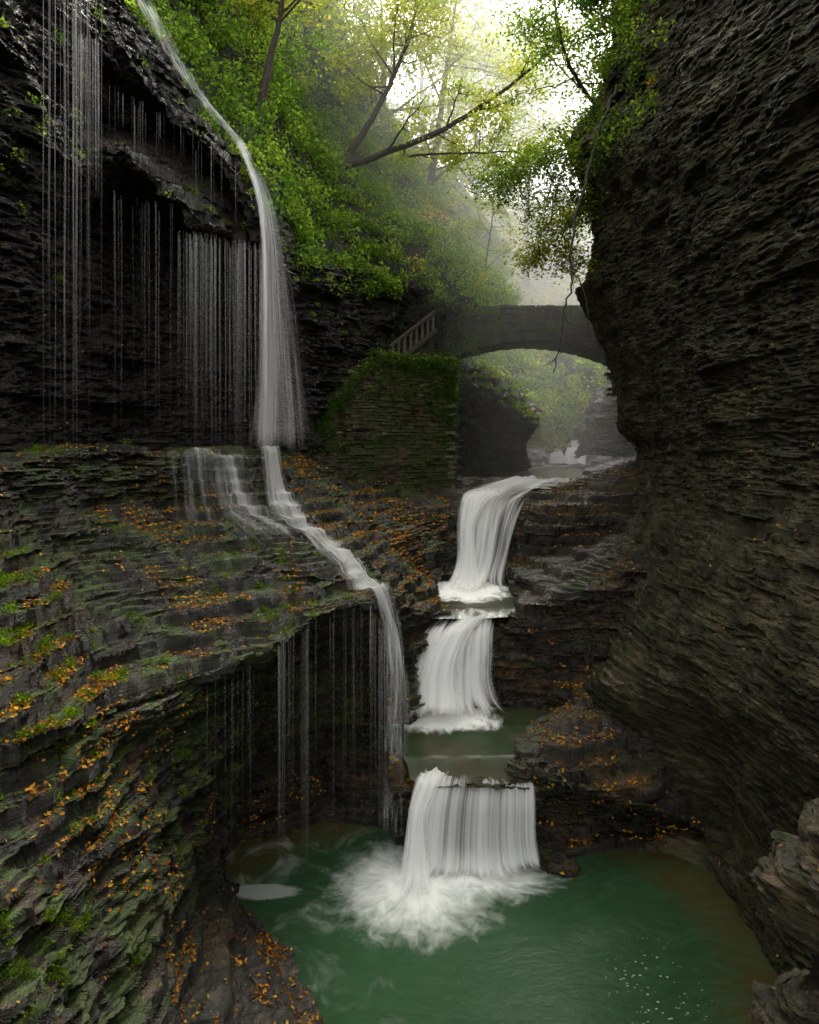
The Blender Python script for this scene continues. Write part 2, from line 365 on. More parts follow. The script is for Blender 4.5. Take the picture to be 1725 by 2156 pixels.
O1=[
[(1760,1600,7.3),(1800,1600,6.6),(1900,1600,6),(2200,1650,5.4)],
[(1660,1740,7.3),(1700,1720,6.6),(1800,1720,6.0),(2100,1800,5.3)],
[(1612,1850,7.4),(1640,1850,6.7),(1740,1880,6.1),(2100,1950,5.3)],
[(1660,1960,7.5),(1680,1960,6.9),(1760,1990,6.4),(2100,2100,5.6)],
[(1720,2010,7.6),(1740,2020,7.2),(1800,2060,6.8),(2100,2200,6)],
[(1610,2060,7.9),(1620,2070,7.4),(1700,2080,6.6),(2050,2150,5.6)],
[(1590,2130,8.0),(1600,2160,7.6),(1680,2200,6.8),(2000,2300,5.8)],
[(1640,2260,8.0),(1640,2300,7.6),(1700,2350,6.9),(2000,2500,6)],
]
PO1,NO1,_=patch('rock_outcrop',O1,M_out,sp=2.0,sig=4,a1=.14,a2=.06,h1=.2,h2=.05,low=.08,seed=55,wav=.08,blk=.5,label='tan layered rock outcrop beside the green pool')
# ---------------------------------------------------------------- pool
def poolmat():
    m,t,o=nt('green_pool_water');g=G(t)
    pos=g.n('ShaderNodeNewGeometry').outputs['Position']
    s=g.n('ShaderNodeSeparateXYZ',{0:pos})
    iso=g.noise(pos,3.0,5,.62,1.0)
    def foam(cx,cy,r0,r1,sx,sy,asc,amp=1.5,wa=.5):
        dx=g.math('MULTIPLY',g.math('SUBTRACT',s.outputs[0],cx),sx);dy=g.math('MULTIPLY',g.math('SUBTRACT',s.outputs[1],cy),sy)
        r=g.math('SQRT',g.math('ADD',g.math('MULTIPLY',dx,dx),g.math('MULTIPLY',dy,dy)))
        a=g.math('ARCTAN2',dx,dy)
        v=g.n('ShaderNodeCombineXYZ',{0:g.math('MULTIPLY',a,asc),1:g.math('MULTIPLY',r,1.6),2:0.}).outputs[0]
        n=g.noise(v,1.8,5,.55,.5)
        n=g.math('ADD',g.math('MULTIPLY',n,wa),g.math('MULTIPLY',iso,1-wa))
        return g.ramp(g.math('ADD',r,g.math('MULTIPLY',g.math('SUBTRACT',n,.5),amp)),r0,r1,1.,0.)
    f1=foam(1.0,11.2,.35,1.45,.9,1.8,3.6)
    f2=foam(.12,11.0,.25,1.5,.95,.95,3.2)
    f=g.math('MAXIMUM',f1,f2)
    f3=foam(-2.35,10.85,.30,.42,.62,1.9,2.,.45)
    f=g.math('MAXIMUM',f,g.math('MULTIPLY',f3,.26))
    w=g.ramp(g.noise(g.map(pos,(1,.8,1),(3,1,0)),1.1,5,.65,1.5),.50,.80,0,.28)
    dl=g.ramp(s.outputs[0],-2.6,1.2,1.,0.)
    f=g.math('MAXIMUM',f,g.math('MULTIPLY',w,dl))
    vo=g.n('ShaderNodeTexVoronoi',{'Vector':g.map(pos,(1,1.6,1)),'Scale':11.})
    bx=g.math('SUBTRACT',s.outputs[0],3.2);by=g.math('SUBTRACT',s.outputs[1],8.95)
    br=g.math('SQRT',g.math('ADD',g.math('MULTIPLY',bx,bx),g.math('MULTIPLY',g.math('MULTIPLY',by,by),.4)))
    bub=g.math('MULTIPLY',g.ramp(vo.outputs[0],.10,.26,1,0),g.math('MULTIPLY',g.ramp(br,.15,.85,1,0),g.ramp(g.noise(pos,4,3),.48,.56)))
    f=g.math('MAXIMUM',f,g.math('MULTIPLY',bub,.5))
    ex=g.math('MULTIPLY',g.math('SUBTRACT',s.outputs[0],.7),1.);ey=g.math('MULTIPLY',g.math('SUBTRACT',s.outputs[1],9.8),1.2)
    er=g.math('SQRT',g.math('ADD',g.math('MULTIPLY',ex,ex),g.math('MULTIPLY',ey,ey)))
    er=g.math('ADD',er,g.math('MULTIPLY',g.noise(pos,.9,3),.5))
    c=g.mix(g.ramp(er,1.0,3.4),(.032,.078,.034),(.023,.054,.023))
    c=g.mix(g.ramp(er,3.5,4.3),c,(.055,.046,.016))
    sw=g.noise(g.map(pos,(1,2.2,1)),1.1,5,.6,2.2)
    c=g.mix(g.ramp(sw,.40,.7,0,.5),c,(.040,.088,.042))
    c=g.mix(f,c,(.94,.95,.90))
    bp=g.n('ShaderNodeBump',{'Height':g.math('ADD',iso,sw),'Strength':.15,'Distance':.06})
    p=g.n('ShaderNodeBsdfPrincipled',{'Base Color':c,'Roughness':g.ramp(f,0,1,.22,.8),'Normal':bp.outputs[0],'Specular IOR Level':.05})
    t.links.new(p.outputs[0],o.inputs[0]);return m
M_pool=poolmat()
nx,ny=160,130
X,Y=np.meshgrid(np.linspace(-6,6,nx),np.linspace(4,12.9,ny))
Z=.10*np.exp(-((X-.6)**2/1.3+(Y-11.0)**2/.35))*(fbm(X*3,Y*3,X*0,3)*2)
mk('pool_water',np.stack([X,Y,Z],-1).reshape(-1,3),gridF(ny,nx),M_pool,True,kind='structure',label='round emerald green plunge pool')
def streammat():
    m,t,o=nt('stream_water');g=G(t)
    pos=g.n('ShaderNodeNewGeometry').outputs['Position']
    de=g.n('ShaderNodeAttribute',attribute_name='dens').outputs['Fac']
    n=g.noise(g.map(pos,(2.4,1.2,1)),1.6,5,.62,.8)
    f=g.ramp(g.math('ADD',n,g.math('SUBTRACT',de,.5)),.45,.85)
    c=g.mix(f,g.mix(g.ramp(g.noise(pos,1.1,4),.35,.65),(.022,.042,.016),(.050,.042,.020)),(.94,.95,.90))
    bp=g.n('ShaderNodeBump',{'Height':n,'Strength':.25,'Distance':.05})
    p=g.n('ShaderNodeBsdfPrincipled',{'Base Color':c,'Roughness':g.ramp(f,0,1,.3,.8),'Normal':bp.outputs[0],'Specular IOR Level':.10})
    t.links.new(p.outputs[0],o.inputs[0]);return m
M_str=streammat()
def bvh(ob):
    me=ob.data;n=len(me.vertices);a=np.empty(n*3,dtype=np.float32);me.vertices.foreach_get('co',a)
    f=np.empty(len(me.polygons)*4,dtype=np.int32);me.polygons.foreach_get('vertices',f)
    return BVHTree.FromPolygons(a.reshape(-1,3).tolist(),f.reshape(-1,4).tolist())
B_LL=bvh(OLL)
def flatwater(zf,pts,n,label,dens):
    y=np.linspace(pts[0][2],pts[-1][2],n);ys=[p[2] for p in pts]
    o=np.argsort(ys);ys=np.array(ys)[o];xl=np.array([p[0] for p in pts])[o];xr=np.array([p[1] for p in pts])[o]
    L=np.interp(y,ys,xl);R=np.interp(y,ys,xr);u=np.linspace(0,1,70)
    X=L[:,None]*(1-u)+R[:,None]*u;Y=np.repeat(y[:,None],70,1)
    Y=Y-.12*sst(pts[-1][2]+.6,pts[-1][2],Y)*(vn(X*2.3,X*0,X*0)*2-1)
    Z=zf(X,Y)+.03*(vn(X*3,Y*3,X*0)-.5)
    D=dens(X,Y)
    mk('stream_water',np.stack([X,Y,Z],-1).reshape(-1,3),gridF(n,70),M_str,True,dens=D.ravel(),kind='structure',label=label)
def ribbon(rows,nu=60,nv=160,ridge=.05,off=(0,0,0),seed=0.,uf=9.,drape=None,drange=(0,1),dsm=3):
    C=np.array([[S(*a),S(*b)] for a,b in rows])
    seg=np.linalg.norm(np.diff(C.mean(1),axis=0),axis=1)
    t=np.concatenate([[0],np.cumsum(seg)]);T=np.linspace(0,t[-1],nv)
    A=np.stack([[np.interp(T,t,C[:,s,k]) for k in range(3)] for s in (0,1)],0).transpose(2,0,1)
    A=blur(A,nv/len(rows)*.25,0)
    u=np.linspace(0,1,nu)
    P=A[:,None,0]*(1-u)[None,:,None]+A[:,None,1]*u[None,:,None]
    U,V=np.meshgrid(u,T)
    if drape is not None:
        Z=P[...,2].copy()
        for i in range(nv):
            vv=T[i]/t[-1]
            if vv<drange[0] or vv>drange[1]:continue
            wt=min(1,(vv-drange[0])/.05+ .001)*min(1,(drange[1]-vv)/.05+.001) if drange!=(0,1) else 1
            for j in range(nu):
                p=P[i,j]
                h=drape.ray_cast(Vector((p[0],p[1],p[2]+1.2)),Vector((0,0,-1)),2.6)
                if h[0] is not None:Z[i,j]=p[2]*(1-wt)+h[0].z*wt
        Zs=blur(blur(Z,dsm,0),1.5,1)
        P[...,2]=np.maximum(Zs,Z-.02)
    n=gnorm(P)
    if ((np.array([0,0,12])-P)*n).sum(2).mean()<0:n=-n
    r=(vn(U*uf+seed,V*.35,V*0)-.5)*2*ridge+(vn(U*uf*3.1+seed,V*.6,V*0)-.5)*ridge
    P=P+n*r[...,None]+np.array(off)
    return P,U,V/t[-1],V
def water(name,rows,mat,dens,label,kind='structure',**kw):
    P,U,v,V=ribbon(rows,**kw)
    D=dens(U,v)
    W=np.linalg.norm(P[:,-1]-P[:,0],axis=1).mean()
    sd=kw.get('seed',0.)
    uv=np.stack([U+sd*3.7,V/ max(W,.3)*.5],-1).reshape(-1,2)
    return mk(name,P.reshape(-1,3),gridF(*P.shape[:2]),mat,True,uv=uv,dens=D.ravel(),kind=kind,label=label)
edge=lambda U,e=.12:sst(0,e,U)*sst(0,e,1-U)
nz1=lambda U,v,a,b,s:fbm(U*a+s,v*b,U*0,3)-.5
water('stream_water',[((1148,981,37.0),(1240,981,37.0)),((1110,990,31),(1225,990,31)),((1060,1012,24.4),(1225,1008,24.6)),((985,1037,21.6),(1175,1034,21.8))],M_str,lambda U,v:.42*(1-sst(0,.3,v))+.26+.49*sst(.6,1,v)+0*U,'shallow stream running over flat bedrock',off=(0,0,.03),ridge=.02)
flatwater(lambda X,Y:3.42-.12*sst(15.7,15.05,Y),[(.3,3.6,19.2),(.3,3.2,17.5),(.3,2.9,16),(.36,2.2,15.1)],90,'foamy middle pool between two cascades',lambda X,Y:.30+.8*sst(1.5,.2,np.sqrt(((X-1.4)/1.1)**2+((Y-17.7)/1.5)**2))+.35*sst(15.9,15.1,Y))
flatwater(lambda X,Y:1.62-.24*sst(12.1,11.5,Y),[(-.4,3.6,14.6),(-.4,3.3,13.3),(-.3,2.4,12.4),(-.05,2.0,11.9),(.02,2.15,11.5)],110,'brown green pool above the lowest fall',lambda X,Y:.16+.95*sst(1.3,.1,np.sqrt(((X-.65)/1.45)**2+((Y-13.85)/1.05)**2))+.14*(fbm(X*1.5,Y*.8,X*0,3)-.5))
water('waterfall',[((1152,944,39.3),(1240,946,39.3)),((1150,955,38.4),(1240,956,38.4)),((1152,966,37.8),(1238,966,37.8)),((1148,982,37.0),(1238,982,37.0))],M_soft,lambda U,v:(1.05+.5*nz1(U,v,6,1,2))*edge(U,.12),'small white cascade on the upstream step',off=(0,-.05,.12),nu=40,nv=30)
water('waterfall',[((1190,895,46),(1214,895,46)),((1186,922,45),(1210,922,45)),((1196,948,44.5),(1218,948,44.5))],M_soft,lambda U,v:1.2+0*U,'distant thin cascade between layered rocks',nu=20,nv=30,off=(0,-1.2,.1))
wf1=[((1085,1008,24.0),(1220,1006,24.4)),((990,1030,21.5),(1175,1028,21.8)),((958,1050,20),(1125,1058,20.3)),((955,1110,19.2),(1102,1110,19.3)),((958,1175,18.8),(1084,1175,18.8)),((945,1222,18.4),(1070,1220,18.4)),((915,1246,17.7),(1090,1250,17.6)),((900,1262,17.0),(1120,1268,16.8))]
water('waterfall',wf1,M_falls,lambda U,v:(1.12-.7*sst(.35,.95,U)*sst(.1,.35,v)*(1-.5*sst(.7,.85,v))+.8*nz1(U,v,10,3,0))*edge(U,.16)*sst(0,.08,v)*sst(0,.22,1-v),'white silky cascade fanning over a rock lip',off=(0,-.12,.07),nu=90,nv=180,ridge=.10,uf=9)
water('waterfall',[((985,1030,21.2),(1090,1030,21.2)),((955,1052,19.9),(1040,1060,19.8)),((952,1120,19.05),(1012,1115,19.0)),((955,1180,18.7),(1012,1180,18.6)),((935,1232,18.1),(1035,1232,18.1)),((905,1256,17.2),(1050,1258,17.1))],M_soft,lambda U,v:edge(U,.45)*sst(0,.15,v)*1.05*sst(0,.15,1-v),'dense white jet of the upper cascade',off=(0,-.2,.1),nu=50,nv=120,seed=4,ridge=.05)
wf2=[((905,1296,15.5),(1068,1292,15.5)),((880,1322,14.8),(1066,1312,14.85)),((862,1350,14.45),(1064,1336,14.55)),((852,1395,14.1),(1066,1390,14.25)),((846,1440,13.9),(1066,1425,14.1)),((832,1485,13.7),(1080,1470,14.0)),((812,1512,13.4),(1120,1502,13.7)),((800,1528,13.0),(1150,1520,13.3))]
water('waterfall',wf2,M_falls,lambda U,v:edge(U,.18)*(1.15-.5*sst(.5,.95,U)+.8*nz1(U,v,9,3,5))*(.50+.50*sst(.12,.35,v))*sst(0,.06,v)*sst(0,.3,1-v),'broad white cascade spreading over rounded rock',off=(0,-.12,.06),nu=90,nv=160,ridge=.11,uf=8,seed=9)
water('waterfall',[((960,1296,15.2),(1050,1294,15.2)),((905,1338,14.4),(1010,1328,14.45)),((868,1395,14.0),(990,1395,14.1)),((854,1440,13.8),(990,1440,13.95)),((834,1490,13.55),(1010,1485,13.65)),((812,1518,13.1),(1020,1515,13.2))],M_soft,lambda U,v:edge(U,.45)*1.0*sst(0,.1,v)*sst(0,.22,1-v),'bright inner surge of the broad cascade',off=(0,-.2,.1),nu=50,nv=120,seed=3)
wf3=[((885,1622,11.95),(1120,1628,11.95)),((868,1645,11.55),(1134,1656,11.55)),((854,1700,11.34),(1136,1705,11.38)),((846,1765,11.26),(1137,1765,11.30)),((838,1825,11.17),(1146,1822,11.2)),((812,1855,10.95),(1172,1845,11.02)),((785,1880,10.6),(1195,1866,10.8))]
water('waterfall',wf3,M_curt,lambda U,v:(edge(U,.06)*(1-sst(.7,.85,v))+edge(U,.35)*sst(.7,.85,v))*(.76+.32*(1-sst(.1,.3,U))-.22*(1-sst(.1,.3,v))+.5*nz1(U,v,9,0,1)+.2*sst(.6,.8,v))*sst(0,.30,1-v),'lowest fall dropping as a white curtain into the pool',off=(0,-.06,.04),nu=180,nv=140,ridge=.03,uf=22,seed=15)
water('waterfall',[((890,1612,12.0),(965,1618,12.0)),((876,1650,11.4),(935,1648,11.4)),((852,1720,11.15),(908,1720,11.15)),((846,1780,11.08),(908,1780,11.08)),((830,1840,10.97),(925,1838,10.97)),((795,1880,10.6),(945,1880,10.6)),((770,1915,10.25),(945,1915,10.25))],M_soft,lambda U,v:edge(U,.4)*1.1*sst(0,.32,1-v),'solid white jet beside the curtain fall',off=(0,-.05,.05),nu=40,nv=120,seed=5,ridge=.03)
wl=[((225,-70,14.2),(290,-60,14.4)),((295,50,14.5),(350,40,14.7)),((355,155,14.6),(403,145,14.8)),((425,245,14.6),(458,232,14.9)),((480,305,14.9),(512,292,15.2)),((500,335,14.9),(538,327,15.1)),((520,370,14.8),(556,370,15.0))]
water('waterfall',wl,M_side,lambda U,v:(.74+.6*nz1(U,v,5,14,0))*edge(U,.4)*sst(0,.1,1-v),'water sheet sliding down an inclined slab',off=(0,-.10,.10),nu=40,nv=200,ridge=.03,uf=7)
core=[((488,290,15.0),(508,276,15.2)),((507,328,14.9),(529,322,15.0)),((530,380,14.7),(551,380,14.8)),((544,440,14.6),(565,445,14.7)),((551,520,14.5),(570,520,14.6)),((553,650,14.5),(571,650,14.6)),((553,800,14.45),(573,800,14.55)),((549,965,14.4),(579,965,14.5))]
water('waterfall',core,M_soft,lambda U,v:sst(0,.3,U)*sst(0,.6,1-U)*(.82-.50*v)*sst(0,.05,v),'tall slender white waterfall plunging past dark rock',off=(0,-.05,0),nu=40,nv=220,ridge=.012,uf=4)
veil=[((500,330,14.9),(540,325,15.0)),((526,380,14.7),(574,385,14.8)),((540,440,14.6),(600,450,14.7)),((545,520,14.5),(616,530,14.6)),((538,650,14.4),(640,660,14.5)),((530,800,14.35),(664,810,14.45)),((505,985,14.3),(700,985,14.4))]
water('waterfall',veil,M_veil,lambda U,v:sst(0,.22,U)*(1-U)**.7*(1.3-.2*v)*sst(0,.1,v)*sst(0,.12,1-v),'soft spray veil drifting off the tall fall',off=(0,-.05,0),nu=60,nv=220,ridge=.03,uf=9,seed=2)
wl3=[((530,940,14.0),(600,935,15.1)),((548,1005,13.7),(625,985,15.0)),((575,1060,13.3),(665,1035,14.9)),((620,1115,12.9),(720,1080,14.7)),((670,1150,12.6),(765,1120,14.2)),((722,1195,12.3),(800,1170,13.7)),((768,1250,12.2),(838,1238,13.2)),((790,1310,12.3),(858,1310,12.6)),((790,1400,12.35),(876,1400,12.4)),((778,1500,12.2),(888,1500,12.25)),((765,1620,12.1),(896,1620,12.1)),((760,1780,11.8),(895,1770,11.9))]
water('waterfall',wl3,M_side,lambda U,v:edge(U,.45)*(1.08-.60*sst(.40,.8,v)+.5*nz1(U,v,5,8,3)),'side stream tumbling over the terrace edge',off=(0,-.05,.05),nu=46,nv=420,ridge=.03,uf=7,drape=B_LL,drange=(.02,.50),dsm=3)
water('waterfall',[((250,950,14.2),(570,950,15.8)),((260,955,12.3),(590,960,15.0)),((290,985,11.9),(610,1000,14.6)),((340,1040,11.7),(660,1045,14.3)),((380,1080,11.4),(690,1085,14.0)),((430,1130,10.8),(720,1115,13.4))],M_side,lambda U,v:(.34+.60*sst(.2,1,U)+.6*nz1(U,v,6,2,0))*(1-.3*v)*edge(U,.35)*sst(0,.3,1-v)*sst(0,.1,v),'thin water spilling down small rock steps',off=(0,-.03,.035),nu=200,nv=220,ridge=.01,uf=20,drape=B_LL,dsm=1.2)
# threads
def strands(name,specs,label):
    Vs=[];Fs=[];Uv=[];De=[];b=0
    for (x0,x1,ptop,pbot,dt,n,w) in specs:
        cl=rng.random(max(3,n//7))
        for i in range(n):
            f=rng.choice(cl)+rng.normal()*.06 if rng.random()<.5 else rng.random()
            f=min(1,max(0,f))
            px=x0+(x1-x0)*f
            d=dt[0]+(dt[1]-dt[0])*f+rng.normal()*.15
            pt=ptop[0]+(ptop[1]-ptop[0])*f+abs(rng.normal())*14
            pb=pbot[0]+(pbot[1]-pbot[0])*f
            if rng.random()<.4: pb=pt+(pb-pt)*rng.uniform(.3,.9)
            T=np.array(S(px,pt,d));B=np.array(S(px,pb,d))
            ww=w*rng.uniform(.45,1.)*(2 if rng.random()<.08 else 1)
            m=12;zz=np.linspace(T[2],B[2],m)
            ph=rng.random()*6
            off=.006*np.sin(zz*1.3+ph)
            wv=ww*(.6+.4*np.abs(np.sin(np.linspace(.2,2.9,m))))
            a=rng.uniform(0,3.14)
            for s in range(3):
                an=a+s*2.094
                Vs.append(np.stack([T[0]+off+wv*.5*math.cos(an),T[1]+wv*.5*math.sin(an),zz],-1))
                Uv.append(np.stack([np.full(m,px),zz*.3+ph],-1))
                De.append(rng.uniform(.2,1.)**1.5*(1-.6*np.linspace(0,1,m)))
            for s in range(3):
                s2=(s+1)%3
                for q in range(m-1):
                    Fs.append((b+s*m+q,b+s*m+q+1,b+s2*m+q+1,b+s2*m+q))
            b+=3*m
    return mk(name,np.concatenate(Vs),np.array(Fs),M_strand,True,uv=np.concatenate(Uv),dens=np.concatenate(De),kind='stuff',label=label,category='water')
strands('water_threads',[(375,550,(480,510),(930,945),(13.0,14.7),130,.026),(400,520,(490,520),(930,940),(13.1,14.4),22,.04),(90,215,(-80,-20),(930,935),(10.0,12.0),40,.018),(160,210,(60,80),(300,420),(11.4,11.9),26,.024),(230,500,(170,330),(330,480),(12.8,14.1),36,.016),(240,370,(400,430),(900,930),(12.5,13.0),20,.016)],'fine threads of water dripping off the overhang')
strands('water_threads',[(585,650,(1350,1290),(1840,1815),(10.0,11.1),44,.022),(430,545,(1440,1390),(1850,1850),(9.2,9.9),16,.014),(655,780,(1290,1265),(1800,1790),(11.2,12.2),22,.014),(780,860,(1262,1420),(1740,1720),(12.0,12.0),80,.024)],'fine threads of water falling from the terrace edge')
# ---------------------------------------------------------------- leaves
def leaves(C,size,colA,colB,updir=None):
    n=len(C)
    a=rng.normal(size=(n,3))
    a/=np.linalg.norm(a,axis=1,keepdims=True)
    r=rng.normal(size=(n,3))
    if updir is not None:
        nn=updir+rng.normal(size=(n,3))*.35
        a=np.cross(nn,r);a/=np.linalg.norm(a,axis=1,keepdims=True);bb=np.cross(nn,a)
    else:
        bb=np.cross(a,r)
    bb/=np.linalg.norm(bb,axis=1,keepdims=True)+1e-9
    s=(size*rng.uniform(.6,1.3,n))[:,None]
    cr=np.cross(a,bb)
    V=np.stack([C-a*s*.5,C+bb*s*.32+cr*s*.08,C+a*s*.55,C-bb*s*.32+cr*s*.08],1)
    F=np.arange(n*4).reshape(n,4)
    t=rng.random((n,1));br=rng.uniform(.6,1.3,(n,1))
    cc=(np.array(colA)*(1-t)+np.array(colB)*t)*br
    return V.reshape(-1,3),F,np.repeat(cc,4,axis=0)
def joinparts(L):
    V=[];F=[];C=[];b=0
    for v,f,c in L:
        V.append(v);F.append(f+b);C.append(c);b+=len(v)
    return np.concatenate(V),np.concatenate(F),np.concatenate(C)
def cover(name,P,N,size,colA,colB,label,nclump=900,rad=(.25,.8),nzmin=-.5,region=None,lpc=200,sparse=.03,spc=(.26,.20,.03)):
    Pf=P.reshape(-1,3);Nf=N.reshape(-1,3)
    ok=Nf[:,2]>nzmin
    if region is not None: ok&=region(Pf)
    idx=np.nonzero(ok)[0];L=[]
    cs=rng.choice(idx,nclump)
    for c in cs:
        r=rng.uniform(*rad);k=int(lpc*r*r/.3)+10
        ctr=Pf[c]+Nf[c]*r*.3+np.array([0,0,r*.2])
        v=rng.normal(size=(k,3));v/=np.linalg.norm(v,axis=1,keepdims=True)
        v*=(rng.random((k,1))**.45)*r;v[:,2]*=.8
        t=rng.random()
        ca=np.array(colA)*(1-t)+np.array(colB)*t
        if rng.random()<sparse:ca=np.array(spc)
        L.append(leaves(ctr+v,size,ca*.8,ca*1.2))
    V,F,C=joinparts(L)
    return mk(name,V,F,M_leaf,False,colr=C,kind='stuff',label=label,category='plants')
G1=(.055,.115,.022);G2=(.14,.20,.035);Y1=(.27,.25,.055);DG=(.03,.06,.012)
cover('undergrowth',PHL,NHL,.12,G1,G2,'bright green shrubs covering the wooded slope',nclump=1250,rad=(.22,.62),lpc=150,sparse=.02)
cover('undergrowth',PFH,NFH,.35,G1,Y1,'misty shrubs on the upstream slope',nclump=450,rad=(.8,2.2),lpc=22)
cover('undergrowth',PBK,NBK,.17,(.12,.24,.02),(.34,.36,.04),'bright leafy shrubs on the bank beyond the bridge',nclump=260,rad=(.3,.9),lpc=90)
cover('undergrowth',PML,NML,.09,(.08,.14,.012),(.17,.24,.03),'moss and small plants on the rock ledge',nclump=150,rad=(.08,.22),nzmin=.3,region=lambda p:p[:,2]>8.0,lpc=400)
cover('undergrowth',PRC,NRC,.09,DG,G2,'leafy plants clinging to the cliff brow',nclump=110,rad=(.15,.5),region=lambda p:(p[:,1]>14)&(p[:,1]<21)&(p[:,2]>13.8)&(p[:,2]<19),lpc=160)
cover('undergrowth',PLU,NLU,.06,DG,G2,'ferns and moss hanging on the wet cliff',nclump=170,rad=(.05,.18),nzmin=.15,region=lambda p:(p[:,1]>9)&(p[:,2]>9.5),lpc=400)
cover('undergrowth',PLU,NLU,.08,DG,G1,'dark ferns on the shaded wall by the stairs',nclump=60,rad=(.1,.35),nzmin=-.1,region=lambda p:(p[:,0]>-1.2)&(p[:,1]>20)&(p[:,2]>9.3),lpc=200)
cover('moss_tufts',PLL,NLL,.03,(.045,.085,.006),(.11,.17,.012),'green moss tufts on the terrace rocks',nclump=500,rad=(.03,.11),nzmin=.4,region=lambda p:(p[:,1]>5)&(p[:,1]<15)&(p[:,2]>1.5)&(fbm(p[:,0]*.8,p[:,1]*.8,p[:,2]*0,3)>.52),lpc=2500)
def litter(name,P,N,n,size,label,thr=.45,nz=.55,region=None,lift=.012,base=.03):
    Pf=P.reshape(-1,3);Nf=N.reshape(-1,3)
    dn=fbm(Pf[:,0]*1.1,Pf[:,1]*1.1,Pf[:,2]*1.1,4)+.35*(vn(Pf[:,0]*5,Pf[:,1]*5,Pf[:,2]*5)-.5)
    m=(Nf[:,2]>nz)&(Pf[:,1]>3)
    if region is not None:m&=region(Pf)
    pr=(sst(thr,thr+.18,dn)**1.5+base)*m
    if pr.sum()==0:return
    i=rng.choice(len(Pf),n,p=pr/pr.sum())
    V,F,C=leaves(Pf[i]+Nf[i]*lift,size,(.38,.13,.015),(.46,.27,.035),updir=Nf[i])
    dk=rng.random(len(C)//4)<.5
    C[np.repeat(dk,4)]*=np.array([.35,.30,.6])
    mk(name,V,F,M_fall,False,colr=C,kind='stuff',label=label,category='leaves')
litter('fallen_leaves',PLL,NLL,13500,.052,'orange autumn leaves littering the terrace',thr=.49,region=lambda p:p[:,2]>.15)
litter('fallen_leaves',PLL,NLL,3000,.08,'thick orange leaves below the masonry wall',thr=.42,nz=.35,region=lambda p:(p[:,1]>15.2)&(p[:,0]>-3.2)&(p[:,2]>3.5))
litter('fallen_leaves',PFB,NFB,5000,.062,'orange autumn leaves on the stepped bedrock',thr=.45,region=lambda p:((p[:,0]>2.0)|(p[:,0]<.1))&(p[:,1]<25))
litter('fallen_leaves',PRC,NRC,700,.05,'scattered autumn leaves on the gorge wall',thr=.45,region=lambda p:p[:,2]<9)
litter('fallen_leaves',PO1,NO1,60,.045,'few autumn leaves on the outcrop',thr=.3,nz=.4)
litter('fallen_leaves',PLU,NLU,700,.055,'autumn leaves caught on the wet cliff',thr=.3,region=lambda p:p[:,1]>9)
# ---------------------------------------------------------------- trees
class TB:
    def __init__(s):s.V=[];s.F=[];s.b=0
    def tube(s,pts,rad,sides=6):
        pts=np.array(pts,float);n=len(pts)
        tg=np.gradient(pts,axis=0);tg/=np.linalg.norm(tg,axis=1,keepdims=True)+1e-9
        ref=np.array([0.3,1,0.1])
        a=np.cross(tg,ref);a/=np.linalg.norm(a,axis=1,keepdims=True)+1e-9;b=np.cross(tg,a)
        an=np.arange(sides)*2*math.pi/sides
        R=np.asarray(rad)[:,None,None]
        v=pts[:,None]+R*(np.cos(an)[None,:,None]*a[:,None]+np.sin(an)[None,:,None]*b[:,None])
        s.V.append(v.reshape(-1,3))
        for i in range(n-1):
            for j in range(sides):
                k=(j+1)%sides
                s.F.append((s.b+i*sides+j,s.b+i*sides+k,s.b+(i+1)*sides+k,s.b+(i+1)*sides+j))
        s.b+=n*sides
def smoothpath(pts,n=24,jit=.05):
    pts=np.array(pts,float);t=np.linspace(0,1,len(pts));T=np.linspace(0,1,n)
    A=np.stack([np.interp(T,t,pts[:,k]) for k in range(3)],-1)
    for _ in range(3):
        A[1:-1]=(A[:-2]+A[1:-1]*2+A[2:])/4
    L=np.linalg.norm(pts[-1]-pts[0])
    A[1:-1]+=rng.normal(size=(n-2,3))*jit*L/n
    return A
